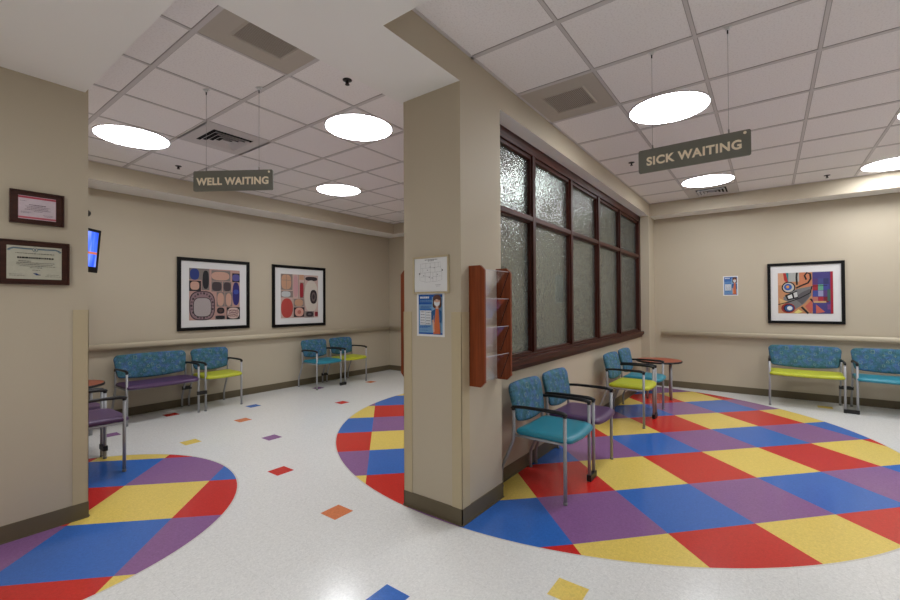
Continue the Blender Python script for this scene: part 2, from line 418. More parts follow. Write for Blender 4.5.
# handrails
def rail_profile(depth, z0, z1):
    pts = [(0.0, z0+0.012), (depth*0.45, z0), (depth*0.8, z0+0.004), (depth*0.97, z0+0.018), (depth, (z0+z1)/2), (depth*0.97, z1-0.018), (depth*0.8, z1-0.004), (depth*0.45, z1), (0.0, z1-0.012)]
    return pts
RZ0, RZ1 = 0.842, 0.915
def handrail(name, label, segs):
    t = thing(name, label, 'handrail', (0, 0, 0))
    b = MB(); pr = rail_profile(0.045, RZ0, RZ1)
    for kind, w, a, e in segs:
        if kind == 'L':   # on a wall facing -y
            b.prism([(w-0.035-p, z) for p, z in pr], 'x', a, e, M_RAIL, True)
        else:             # on a wall facing -x
            b.prism([(w-0.035-p, z) for p, z in pr], 'y', a, e, M_RAIL, True)
        n = max(2, int(abs(e-a)/0.9)+1)
        for i in range(n):
            q = a+(e-a)*(0.04+0.92*i/(n-1)); br = MB()
            if kind == 'L': br.box(q-0.02, q+0.02, w-0.037, w, RZ0+0.012, RZ1-0.02, M_RAIL)
            else: br.box(w-0.037, w, q-0.02, q+0.02, RZ0+0.012, RZ1-0.02, M_RAIL)
            br.build('wall_bracket', t)
    o = b.build('rail', t)
    return t
# in prism('x') pts are (y,z); in prism('y') pts are (x,z)
handrail('handrail', 'long beige handrail on the wall behind the purple bench, below two pictures', [('L', YL, 0.70, XE-0.0), ('R', XE, 2.1, YL-0.07)])
handrail('handrail', 'long beige handrail on the right wall above the lime bench', [('R', XW, Y0, 1.43)])

# ------------------------------------------------------------------ interior window in the partition
w1 = bpy.data.objects.new('window_1', None); COL.objects.link(w1); w1.location = (XR, YP, 0.88); struct(w1)
ox, oy, oz = XR, YP, 0.88
MUL = [3.49, 4.395, 5.30, 6.235]
ZB, ZT, ZR = 0.955, 2.645, 2.115
fr = MB()
FY0, FY1 = 0.0, 0.11
def fb(x0, x1, y0, y1, z0, z1, m=M_CHERRY, bv=0.004): fr.box(x0-ox, x1-ox, y0, y1, z0-oz, z1-oz, m, bevel=bv)
fb(XR, XPIL, FY0, FY1, ZT+0.03, HS, M_CHERRYH); fb(XR, XPIL, FY0+0.02, FY1-0.02, ZT, ZT+0.035, M_CHERRYH)
fb(XR, XPIL, FY0, FY1, 0.88, ZB-0.02, M_CHERRYH); fb(XR, XPIL, FY0+0.02, FY1-0.02, ZB-0.03, ZB, M_CHERRYH)
fb(XR, XR+0.07, FY0, FY1, 0.88, HS); fb(XPIL-0.10, XPIL, FY0, FY1, 0.88, HS)
edges = [XR+0.07]+MUL+[XPIL-0.10]
for x in MUL:
    fb(x-0.026, x+0.026, FY0, FY1, ZB-0.01, ZT+0.03)
    fb(x-0.038, x+0.038, FY0+0.02, FY1-0.02, ZB-0.01, ZT+0.03)
fb(XR+.07, XPIL-.1, FY0+0.004, FY1-0.004, ZR-0.020, ZR+0.020, M_CHERRYH); fb(XR+.07, XPIL-.1, FY0+0.022, FY1-0.022, ZR-0.032, ZR+0.032, M_CHERRYH)
fr.build('window_frame', w1)
sl = MB(); sl.box(0, XPIL+0.05-ox, -0.045, 0.03, -0.012, 0.038, M_CHERRYH, bevel=0.006); sl.box(0, XPIL-ox, -0.018, 0.0, -0.05, -0.012, M_CHERRYH, bevel=0.003)
sl.build('window_sill', w1)
hw = 0.038
for i in range(5):
    a = XR+0.07 if i == 0 else MUL[i-1]+hw; b_ = XPIL-0.10 if i == 4 else MUL[i]-hw
    for z0, z1 in ((ZB, ZR-0.032), (ZR+0.032, ZT)):
        g = MB(); g.box(a-ox-.004, b_-ox+.004, 0.052, 0.058, z0-oz-.004, z1-oz+.004, M_GLASS); g.build('glass_pane', w1)

# ------------------------------------------------------------------ ceiling lamps
def lamp():
    t = thing('ceiling_light', 'x', 'ceiling light')
    a = MB(); a.lathe([(0.291, -0.004)]+[(0.291*math.cos(q*PI/16), -0.006-0.014*math.sin(q*PI/16)) for q in range(0, 9)], M_DISC, 64); a.build('diffuser', t)
    b = MB(); n = 64
    R0 = [(math.cos(2*PI*k/n), math.sin(2*PI*k/n)) for k in range(n)]
    b.rings([[(x*r, y*r, z) for x, y in R0] for r, z in ((0.292, 0.0), (0.292, -0.008), (0.300, -0.009), (0.304, -0.004), (0.304, 0.0))], M_TEE, cap=False)
    b.build('trim_ring', t)
    d = MB(); d.tube([(0.28*math.sin(q*PI/16), 0, -0.0075-0.014*math.cos(q*PI/16)) for q in range(-8, 9)], 0.007, M_LAMPBAR, 6); d.build('divider_bar', t)
    return t
L0 = lamp()
LAMPS = [((3.885, 0.648, HC), 'large round lit ceiling light behind the hanging sick waiting sign, topmost on the right', 'round lights over the sick waiting side'),
         ((6.50, 0.633, HC), 'round lit ceiling light just below the sick waiting sign near the right soffit', 'round lights over the sick waiting side'),
         ((7.02, -1.19, HC), 'round lit ceiling light at the right edge washing the soffit above', 'round lights over the sick waiting side'),
         ((5.20, -1.19, HC), 'sliver of a round ceiling light cut by the right picture edge', 'round lights over the sick waiting side'),
         ((1.453, 4.82, HC), 'round lit ceiling light left of the well waiting sign beside the near wall', 'round lights over the well waiting side'),
         ((2.606, 2.955, HC), 'large round lit ceiling light right of the well waiting sign', 'round lights over the well waiting side'),
         ((3.85, 4.79, HC), 'smallest round lit ceiling light farthest back over the well waiting room', 'round lights over the well waiting side'),
         ((3.885, -1.80, HC), 'round ceiling light out of view in the sick waiting room, nearer one', None),
         ((5.50, -3.00, HC), 'round ceiling light out of view in the sick waiting room, farther one', None),
         ((5.05, 2.955, HC), 'round ceiling light hidden behind the column over the well waiting room', None),
         ((-0.6, 1.9, HS), 'round ceiling light out of view in the corridor near the plaque wall', None),
         ((0.3, -1.5, HS), 'round ceiling light out of view in the corridor behind the camera', None),
         ((-1.9, 0.6, HS), 'added round ceiling light out of view, brightening the corridor and column front', None)]  # last lamp is an unseen addition to brighten corridor and column front
for i, (p, lab, grp) in enumerate(LAMPS):
    o = L0 if i == 0 else copy_tree(L0)
    o.location = p; o['label'] = lab
    if grp: o['group'] = grp
for o in [q for q in COL.objects if q.name.startswith('ceiling_light')]:
    if o.location.y < 1.5:      # lamps over the sick waiting side have one undivided lens
        for ch in list(o.children):
            if ch.name.startswith('divider_bar'): bpy.data.objects.remove(ch)

# ------------------------------------------------------------------ sprinklers, grilles, diffusers
def sprinkler(p, label):
    t = thing('fire_sprinkler', label, 'sprinkler', p, 0, 'fire sprinklers in the tile ceilings')
    a = MB(); a.lathe([(0.033, 0.0), (0.033, -0.003), (0.022, -0.006), (0.012, -0.007)], M_BLACK); a.build('escutcheon', t)
    b = MB(); b.lathe([(0.008, -0.006), (0.009, -0.018), (0.006, -0.030), (0.016, -0.031), (0.016, -0.034)], M_BLACK, 16)
    b.tube([(0.010, 0, -0.01), (0.014, 0, -0.025), (0.006, 0, -0.031)], 0.0022, M_BLACK, 6); b.tube([(-0.010, 0, -0.01), (-0.014, 0, -0.025), (-0.006, 0, -0.031)], 0.0022, M_BLACK, 6)
    b.build('sprinkler_head', t)
sprinkler((2.0, 2.39, HC), 'black fire sprinkler under the tiles beside the white soffit, nearest one on the left')
sprinkler((2.07, 5.41, HC), 'small black fire sprinkler left of and just above the well waiting sign')
sprinkler((5.13, 1.24, HC), 'small black fire sprinkler just left of the sick waiting sign')
sprinkler((7.16, -0.60, HC), 'small black fire sprinkler by the right soffit, between two round lights')

def return_grille(cx, cy, lx, ly, label):
    t = thing('return_air_grille', label, 'air vent', (cx, cy, HC), 0, 'square return air grilles')
    a = MB(); h, k = lx/2-0.014, ly/2-0.014; i = 0.17
    z0, z1 = -0.004, 0.0
    for b in ((-h, h, -k, -i), (-h, h, i, k), (-h, -i, -i, i), (i, h, -i, i)): a.box(b[0], b[1], b[2], b[3], z0, z1, M_GRILLE)
    # shallow sloping throat lip, then the perforated panel
    a.rings([[(-r, -r, z), (r, -r, z), (r, r, z), (-r, r, z)] for r, z in ((i, -0.004), (i-0.012, -0.012), (i-0.02, -0.005))], M_GRILLE, cap=False, smooth=False)
    a.build('frame', t)
    b = MB(); b.box(-i, i, -i, i, -0.003, -0.001, M_GRILLED)
    n = 26
    for q in range(1, n):
        p = -i+2*i*q/n
        b.box(-i+0.02, i-0.02, p-0.0012, p+0.0012, -0.006, -0.003, M_GRILLE)
    b.build('grille_panel', t)
return_grille((1.10+1.71)/2, (2.06+2.67)/2, 0.61, 0.61, 'tan square return air grille half hidden by the white soffit on the left')
return_grille((2.93+3.565)/2, (0.95+1.535)/2, 0.635, 0.585, 'tan square return air grille beside the beam above the interior window')

def diffuser(cx, cy, label, half=0.30):
    t = thing('supply_air_diffuser', label, 'air vent', (cx, cy, HC), 0, 'white louvered supply air diffusers')
    a = MB(); i = 0.185
    for b in ((-half, half, -half, -i), (-half, half, i, half), (-half, -i, -i, i), (i, half, -i, i)): a.box(b[0], b[1], b[2], b[3], -0.005, 0.0, M_TEE)
    a.build('panel', t)
    d = MB(); d.box(-i, i, -i, i, -0.002, -0.0005, M_DARK); d.build('opening', t)
    l = MB()
    for r in (0.17, 0.128, 0.086, 0.044):
        l.rings([[(-q, -q, z), (q, -q, z), (q, q, z), (-q, q, z)] for q, z in ((r, -0.022), (r-0.003, -0.024), (r-0.026, -0.004), (r-0.022, -0.003), (r, -0.022))], M_TEE, cap=False, smooth=False)
    l.build('louver_blades', t)
diffuser(2.01, 4.195, 'white louvered air diffuser above the well waiting sign')
diffuser(7.14, 0.645, 'white louvered air diffuser below the far right round light, against the soffit')

# ------------------------------------------------------------------ hanging signs
def text_mesh(body, size, m, extr=0.0015, bold=0.0, spacing=1.0, width=None):
    cu = bpy.data.curves.new('t', 'FONT'); cu.body = body; cu.size = size; cu.extrude = extr; cu.offset = bold; cu.space_character = spacing
    cu.align_x = 'CENTER'; cu.align_y = 'CENTER'
    o = bpy.data.objects.new('t', cu); COL.objects.link(o)
    dg = bpy.context.evaluated_depsgraph_get(); me = bpy.data.meshes.new_from_object(o.evaluated_get(dg))
    COL.objects.unlink(o); bpy.data.objects.remove(o)
    me.materials.clear(); me.materials.append(m)
    xs = [v.co.x for v in me.vertices]; ys = [v.co.y for v in me.vertices]
    cx, cy = (min(xs)+max(xs))/2, (min(ys)+max(ys))/2; s = (width/(max(xs)-min(xs))) if width else 1
    for v in me.vertices: v.co.x = (v.co.x-cx)*s; v.co.y = v.co.y-cy
    return me
def hanging_sign(body, label, p, rz, length, height, tw, th, toff, wires, wtop, dotx):
    """local: x along the sign, -y is the front"""
    t = thing('hanging_sign', label, 'sign', p, rz, 'hanging room signs')
    a = MB()
    r = 0.011; n = 5; pts = []
    for sx, sz, a0 in ((1, 1, 0), (-1, 1, 90), (-1, -1, 180), (1, -1, 270)):
        for k in range(n):
            an = math.radians(a0+90*k/(n-1)); pts.append((sx*(length/2-r)+r*math.cos(an), sz*(height/2-r)+r*math.sin(an)))
    a.prism(pts, 'y', -0.006, 0.006, M_SIGN); a.build('board', t)
    me = text_mesh(body, th, M_LETTER, bold=th*0.034, spacing=1.08, width=tw)
    o = bpy.data.objects.new('lettering', me); COL.objects.link(o); o.parent = t; o.rotation_euler = (PI/2, 0, 0); o.location = (toff, -0.0075, -0.004)
    d = MB(); d.prism([(dotx+0.008*math.cos(2*PI*k/20), height/2-0.016+0.008*math.sin(2*PI*k/20)) for k in range(20)], 'y', -0.0078, -0.006, M_LETTER); d.build('round_logo', t)
    for wx, hz in wires:
        w = MB(); w.tube([(wx, 0, height/2), (wx, 0, wtop-0.02)], 0.0011, M_WIRE, 6); w.build('hanging_wire', t)
        c_ = MB(); c_.lathe([(0.0042, -0.022), (0.0045, 0.0)], M_WIRE, 10, (wx, 0, height/2+0.022)); c_.build('wire_clamp', t)
        h_ = MB(); h_.box(wx-0.022, wx+0.022, -0.010, 0.010, wtop-0.006, wtop-0.001, M_PAPER); h_.lathe([(0.011, -0.014), (0.013, 0.0)], M_PAPER, 12, (wx, 0, wtop-0.006)); h_.lathe([(0.004, -0.02), (0.004, 0.0)], M_BLACK, 8, (wx, 0, wtop-0.02))
        h_.build('ceiling_hook', t)
# sick: plane x = 2.935, front faces -x ; local x -> world -y  (rz = -90 deg)
hanging_sign('SICK WAITING', 'dark grey hanging sign with tan letters reading SICK WAITING', (2.935, 0.3685, 2.272), -PI/2, 0.592, 0.146, 0.500, 0.071, 0.002, ((-0.2135, 0), (0.191, 0)), HC-2.272-0.005, 0.268)
dx, dy = 0.549, -0.836
hanging_sign('WELL WAITING', 'dark grey hanging sign with tan letters reading WELL WAITING', (1.566, 3.142, 2.283), math.atan2(dy, dx), 0.60, 0.148, 0.545, 0.073, -0.004, ((-0.205, 0), (0.195, 0)), HC-2.283-0.005, 0.272)

# ------------------------------------------------------------------ flat graphics drawn as thin meshes
class Art:
    """draws in a picture rectangle of size w x h, local x right, z up, front = -y; coordinates 0..1 from top left"""
    def __init__(s, w, h, y=-0.001): s.w, s.h, s.y, s.b, s.n = w, h, y, MB(), 0
    def P(s, u, v): return ((u-0.5)*s.w, (0.5-v)*s.h)
    def poly(s, pts, m):
        s.n += 1; y = s.y-0.00012*s.n
        s.b.face([s.b.bm.verts.new((s.P(u, v)[0], y, s.P(u, v)[1])) for u, v in pts], m)
    def rect(s, u0, v0, u1, v1, m): s.poly([(u0, v0), (u1, v0), (u1, v1), (u0, v1)], m)
    def ell(s, cu, cv, ru, rv, m, p=2.0, n=36, rot=0):
        pts = []
        for k in range(n):
            a = 2*PI*k/n; cx, sx = math.cos(a), math.sin(a)
            x = ru*math.copysign(abs(cx)**(2/p), cx); yv = rv*math.copysign(abs(sx)**(2/p), sx)
            pts.append((cu+x*math.cos(rot)-yv*math.sin(rot), cv+x*math.sin(rot)+yv*math.cos(rot)))
        s.poly(pts, m)
    def line(s, pts, wd, m):
        pts = [Vector(p) for p in pts]; L_, R_ = [], []
        for i, p in enumerate(pts):
            t = (pts[min(i+1, len(pts)-1)]-pts[max(i-1, 0)]).normalized(); nn = Vector((-t.y, t.x))*wd/2
            L_.append(p+nn); R_.append(p-nn)
        for i in range(len(pts)-1):
            s.poly([tuple(L_[i]), tuple(L_[i+1]), tuple(R_[i+1]), tuple(R_[i])], m)
    def build(s, name, parent, loc=(0, 0, 0), rz=0):
        me = s.b; o = me.build(name, parent, loc, rz)
        # faces all look to -y
        bm = bmesh.new(); bm.from_mesh(o.data)
        for fc in bm.faces:
            fc.normal_update()
            if fc.normal.y > 0: fc.normal_flip()
        bm.to_mesh(o.data); bm.free()
        return o
def ink(r, g, b):
    m_ = (r+g+b)/3.0; r, g, b = [max(0, int((m_+(q-m_)*0.88)*0.93)) for q in (r, g, b)]
    return mat('ink_%d_%d_%d' % (r, g, b), srgb(r, g, b), 0.75, var=0.10, scale=60)

def framed(name, label, cat, loc, rz, W, H, fw, border_u, M_F, matm, artfn, group=None, depth=0.028, parts=('frame', 'mat_board', 'artwork'), bvl=0.003):
    t = thing(name, label, cat, loc, rz, group)
    a = MB(); x, z = W/2, H/2
    for b in ((-x, x, z-fw, z), (-x, x, -z, -z+fw), (-x, -x+fw, -z+fw, z-fw), (x-fw, x, -z+fw, z-fw)):
        a.box(b[0], b[1], -depth, 0, b[2], b[3], M_F, bevel=bvl)
    a.build(parts[0], t)
    m = MB(); m.box(-x+fw-.002, x-fw+.002, -depth*0.45, -0.002, -z+fw-.002, z-fw+.002, matm); m.build(parts[1], t)
    w, h = W*(1-2*border_u[0]), H*(1-2*border_u[1])
    ar = Art(w, h, -depth*0.45-0.0006); artfn(ar); ar.build(parts[2], t)
    return t

def art_ovals_a(a):
    pink, gr = ink(196, 150, 138), ink(128, 118, 112)
    blk, peach, blue, dk = ink(34, 32, 36), ink(208, 158, 136), ink(44, 62, 136), ink(72, 58, 62)
    a.rect(0, 0, 1, 1, pink)
    a.rect(0, 0, .26, .22, gr); a.ell(.10, .115, .085, .11, blue, 2.4)
    a.rect(.23, 0, .38, .42, gr); a.ell(.31, .215, .06, .18, blk, 2.6)
    a.rect(.42, .02, .80, .23, gr); a.ell(.60, .13, .18, .085, peach, 2.6)
    a.rect(.84, .06, 1, .24, blk); a.ell(.92, .15, .075, .07, ink(92, 86, 160), 3)
    a.rect(0, .24, .22, .44, blk); a.ell(.105, .335, .082, .08, peach, 3)
    a.rect(.42, .24, .63, .44, gr); a.ell(.525, .34, .095, .09, dk, 3)
    a.rect(.645, .24, .82, .44, gr); a.ell(.735, .34, .075, .09, dk, 3)
    a.ell(.92, .48, .075, .235, ink(46, 40, 120), 2.5); a.ell(.92, .44, .055, .05, ink(60, 74, 170))
    a.rect(.52, .45, .68, .74, gr); a.ell(.60, .595, .066, .13, peach, 2.6)
    a.rect(.69, .45, .84, .74, gr); a.ell(.765, .60, .058, .13, peach, 2.6)
    a.ell(.245, .72, .245, .285, ink(74, 54, 62), 3); a.ell(.245, .72, .225, .265, ink(150, 118, 122), 3)
    for k in range(22):
        an = 2*PI*k/22; a.ell(.245+.205*math.cos(an), .72+.24*math.sin(an), .020, .022, dk if k % 2 else ink(112, 84, 92))
    a.ell(.245, .75, .175, .19, ink(52, 40, 46), 3.4); a.ell(.245, .75, .162, .178, ink(176, 162, 160), 3.4)
    a.ell(.60, .82, .075, .062, blk, 2.6); a.ell(.60, .82, .045, .035, ink(84, 56, 52))
    a.rect(.49, .92, .69, .995, gr); a.ell(.59, .955, .09, .036, blk, 3)
    a.rect(.72, .755, 1, 1, blk); a.ell(.86, .875, .125, .11, ink(222, 190, 178), 2.8)
    for k in range(7):
        u = .76+.03*k; a.line([(u, .80), (u+.03, .86), (u-.01, .92), (u+.02, .96)], .010, ink(110, 50, 56))
    for k in range(3): a.line([(.75, .83+.045*k), (.85, .81+.05*k), (.96, .84+.04*k)], .009, ink(110, 50, 56))
def art_ovals_b(a):
    bg, gr, dk, peach = ink(206, 172, 160), ink(142, 126, 118), ink(50, 38, 42), ink(206, 154, 118)
    a.rect(0, 0, 1, 1, bg)
    a.rect(0, 0, .30, .36, gr); a.ell(.14, .18, .125, .165, peach, 3); a.line([(.14, .02), (.14, .34)], .01, gr); a.line([(.02, .14), (.27, .14)], .01, gr)
    a.ell(.38, .27, .062, .25, ink(206, 150, 152), 2.4); a.line([(.46, 0), (.46, .55)], .012, gr)
    a.rect(.48, .0, .60, .12, peach); a.line([(.62, .02), (.62, 1)], .012, gr)
    a.ell(.81, .085, .17, .05, dk, 2.5); a.rect(.49, .18, .60, .55, gr); a.ell(.54, .36, .05, .17, ink(166, 30, 44), 4)
    a.rect(.0, .38, .31, .53, gr); a.ell(.13, .455, .115, .062, ink(196, 200, 198), 3)
    a.ell(.805, .50, .19, .38, ink(214, 200, 186), 2.2); a.ell(.87, .51, .10, .165, dk, 2.4); a.ell(.87, .51, .06, .11, ink(104, 86, 84)); a.ell(.87, .51, .03, .06, dk)
    a.ell(.155, .77, .15, .22, ink(196, 64, 56), 2.3); a.line([(.31, .55), (.31, 1)], .012, gr)
    a.rect(.33, .56, .60, .74, gr); a.ell(.465, .65, .11, .08, peach, 2.6)
    a.rect(.33, .755, .61, .98, dk); a.ell(.475, .865, .115, .10, ink(226, 160, 140), 2.5); a.ell(.475, .865, .05, .045, ink(198, 108, 94))
    a.rect(.63, .85, .88, 1, gr); a.ell(.76, .92, .10, .06, dk, 3); a.ell(.76, .92, .05, .025, ink(96, 84, 86))
    a.ell(.95, .92, .045, .055, ink(140, 26, 40), 5)
def art_abstract(a):
    a.rect(0, 0, 1, 1, ink(206, 140, 92)); blk = ink(26, 24, 26)
    a.rect(.0, .0, .13, .3, ink(222, 160, 120)); a.poly([(.10, 0), (.2, 0), (.22, .3), (.12, .18)], ink(190, 40, 34)); a.poly([(.15, 0), (.22, 0), (.2, .25)], ink(30, 130, 140))
    a.rect(.20, 0, .40, .22, ink(178, 178, 172)); a.rect(.40, 0, .62, .35, ink(214, 126, 84))
    a.ell(.20, .36, .13, .14, blk); a.ell(.20, .36, .105, .115, ink(196, 190, 180)); a.ell(.19, .35, .075, .08, ink(40, 90, 180)); a.ell(.185, .345, .03, .035, ink(236, 160, 60))
    a.poly([(.10, .60), (.35, .40), (.62, .34), (.62, .56), (.50, .75), (.30, .92), (.12, .74)], ink(122, 120, 120)); a.poly([(.30, .62), (.45, .48), (.60, .40), (.58, .60), (.45, .78)], ink(94, 90, 92))
    a.poly([(.13, .55), (.36, .44), (.38, .62), (.18, .68)], blk); a.poly([(.18, .57), (.26, .53), (.28, .62), (.2, .64)], ink(222, 222, 220)); a.poly([(.29, .50), (.36, .47), (.37, .59), (.31, .61)], ink(206, 206, 204))
    a.poly([(.02, .62), (.2, .72), (.05, .8)], ink(226, 176, 110))
    a.ell(.19, .87, .13, .12, ink(158, 36, 34)); a.ell(.20, .87, .10, .095, blk); a.ell(.21, .87, .085, .08, ink(40, 84, 150)); a.ell(.22, .87, .05, .05, ink(220, 224, 226))
    a.line([(.36, 0), (.35, .12), (.36, .3)], .035, blk)
    a.line([(.53, .18), (.50, .08), (.54, .01), (.60, .04), (.61, .16), (.56, .26), (.44, .32), (.34, .38)], .035, blk)
    a.line([(.0, .78), (.2, .72), (.42, .62), (.60, .50), (.63, .34)], .022, blk); a.line([(.44, .84), (.56, 1.0)], .04, blk)
    a.poly([(.5, .82), (.62, .68), (.66, .9), (.6, .99)], ink(206, 96, 76)); a.line([(.60, .64), (.70, .80), (.68, 1)], .035, blk)
    a.poly([(.38, .90), (.46, .96), (.36, 1), (.3, .98)], ink(240, 220, 120))
    a.rect(.64, 0, .96, 1, ink(70, 60, 130))
    cs = [(88, 54, 116), (66, 72, 140), (52, 54, 110), (170, 34, 44), (96, 170, 140), (60, 68, 150), (66, 76, 158), (150, 150, 190), (90, 60, 120), (196, 110, 96), (176, 34, 52), (120, 28, 44), (56, 66, 140), (74, 58, 128), (196, 140, 92), (62, 84, 100)]
    k = 0
    for r in range(4):
        for q in range(3):
            a.rect(.645+.095*q, .16+.145*r, .735+.095*q, .295+.145*r, ink(*cs[k % 16])); k += 1
    a.rect(.90, .42, .96, .70, ink(60, 96, 88)); a.rect(.66, .70, .88, .74, ink(208, 168, 110)); a.poly([(.70, .78), (.86, .96), (.70, 1)], ink(206, 96, 80)); a.rect(.90, .78, .96, .9, ink(120, 60, 130))
    a.line([(.64, .34), (.90, .33)], .012, blk); a.rect(.955, 0, 1, 1, ink(176, 24, 44))

PG = 'framed abstract prints on the left wall'
framed('framed_picture', 'black framed print of blue and peach ovals, left one of the pair', 'picture', (2.937, YL-0.001, 1.526), 0, 1.0, 1.01, 0.045, (0.148, 0.14), M_FRAMEBLK, M_MAT, art_ovals_a, PG)
framed('framed_picture', 'black framed print with red and peach ovals, right one of the pair', 'picture', (4.327, YL-0.001, 1.517), 0, 1.025, 1.02, 0.045, (0.148, 0.14), M_FRAMEBLK, M_MAT, art_ovals_b, PG)
framed('framed_picture', 'black framed colourful abstract print above the lime bench on the right wall', 'picture', (XW-0.001, -0.400, 1.500), -PI/2, 0.838, 0.862, 0.038, (0.145, 0.165), M_FRAMEBLK, M_MAT, art_abstract)

def cert_red(a):
    pk, rd, tx = ink(214, 178, 190), ink(190, 60, 80), ink(90, 70, 80)
    a.rect(0, 0, 1, 1, pk); a.rect(0, 0.02, 1, 0.10, rd); a.rect(0, .90, 1, .97, ink(206, 90, 104)); a.rect(.02, .12, .98, .88, ink(216, 196, 204))
    for y, u0, u1, t_ in ((.22, .05, .22, .015), (.36, .28, .72, .03), (.44, .18, .84, .016), (.51, .22, .78, .016), (.58, .16, .84, .016), (.65, .40, .62, .016), (.70, .06, .32, .012), (.74, .06, .28, .012), (.78, .64, .92, .012), (.83, .66, .90, .012)):
        u = u0
        while u < u1:
            L_ = random.uniform(.02, .06); a.rect(u, y, min(u+L_, u1), y+t_, tx); u += L_+.012
def cert_blue(a):
    pp, bl, tx = ink(200, 196, 174), ink(96, 118, 134), ink(84, 84, 84)
    a.rect(0, 0, 1, 1, pp)
    for v0, v1, m_ in ((.05, .12, bl), (.07, .085, ink(160, 172, 170))):
        a.line([(.02, v0+.10), (.06, v0+.05), (.12, v0+.02), (.3, v0+.03), (.7, v0+.03), (.88, v0+.02), (.94, v0+.05), (.98, v0+.10)], v1-v0-.02 if v0 == .05 else .01, m_)
    a.ell(.5, .10, .055, .07, ink(120, 134, 134)); a.ell(.5, .10, .038, .05, pp); a.ell(.5, .10, .022, .03, bl)
    for y, u0, u1, t_, mm in ((.21, .15, .86, .018, tx), (.33, .18, .84, .045, ink(50, 50, 50)), (.45, .20, .42, .016, tx), (.50, .16, .86, .014, tx), (.55, .16, .82, .014, tx), (.60, .22, .88, .014, tx), (.65, .40, .62, .014, tx), (.72, .44, .58, .014, tx), (.86, .04, .26, .010, tx), (.90, .04, .30, .010, tx), (.86, .70, .94, .010, tx), (.91, .68, .97, .010, tx)):
        u = u0
        while u < u1:
            L_ = random.uniform(.015, .055); a.rect(u, y, min(u+L_, u1), y+t_, mm); u += L_+.010
    a.poly([(.45, .83), (.52, .82), (.56, .86), (.50, .87)], ink(30, 60, 130)); a.rect(.51, .86, .59, .885, ink(40, 60, 110))
framed('wall_plaque', 'small dark wood plaque with a pink bordered certificate, upper one', 'plaque', (0.588, YN-0.001, 1.963), 0, 0.243, 0.197, 0.006, (0.155, 0.15), M_WALNUT, M_WALNUT, cert_red, 'certificate plaques on the near left wall', 0.024, ('edge_molding', 'backing_board', 'certificate'), 0.002)
framed('wall_plaque', 'wider dark wood plaque with a cream certificate with blue ribbon border, lower one', 'plaque', (0.578, YN-0.001, 1.632), 0, 0.315, 0.262, 0.006, (0.115, 0.125), M_WALNUT, M_WALNUT, cert_blue, 'certificate plaques on the near left wall', 0.024, ('edge_molding', 'backing_board', 'certificate'), 0.002)

def plan_art(a):
    a.rect(0, 0, 1, 1, M_PAPER); g = ink(150, 150, 152); d = ink(120, 120, 122)
    def bars(y, u0, u1, t_, m_):
        u = u0
        while u < u1:
            L_ = random.uniform(.02, .05); a.rect(u, y, min(u+L_, u1), y+t_, m_); u += L_+.012
    bars(.04, .32, .70, .022, d); bars(.075, .42, .60, .018, d)
    W_ = .005
    for p in ([(.20, .16), (.80, .14), (.80, .30), (.84, .36), (.84, .66), (.70, .70), (.36, .72), (.18, .66), (.16, .46), (.20, .42), (.20, .16)],
              [(.20, .30), (.80, .28)], [(.36, .15), (.36, .30)], [(.50, .15), (.50, .68)], [(.64, .15), (.64, .45)], [(.20, .44), (.84, .42)], [(.34, .44), (.34, .70)], [(.58, .44), (.58, .70)], [(.68, .42), (.68, .68)], [(.20, .56), (.50, .55)], [(.58, .56), (.84, .55)], [(.27, .30), (.27, .43)], [(.74, .14), (.74, .29)]):
        a.line(p, W_, g)
    a.ell(.17, .46, .022, .026, d); a.ell(.86, .38, .022, .026, d)
    for u, v in ((.50, .27), (.62, .30), (.47, .58), (.56, .60), (.30, .52), (.72, .50), (.42, .36)): a.rect(u-.014, v-.012, u+.014, v+.012, ink(140, 140, 144))
    bars(.80, .66, .82, .012, g); bars(.84, .68, .80, .012, g)
framed('evacuation_map', 'white floor plan sheet in a thin cream frame on the column above the blue poster', 'framed map', (XC-0.001, 1.770, 1.562), -PI/2, 0.30, 0.243, 0.011, (0.04, 0.05), M_GUARD, M_PAPER, plan_art, None, 0.016, ('frame', 'backing', 'floor_plan'), 0.003)

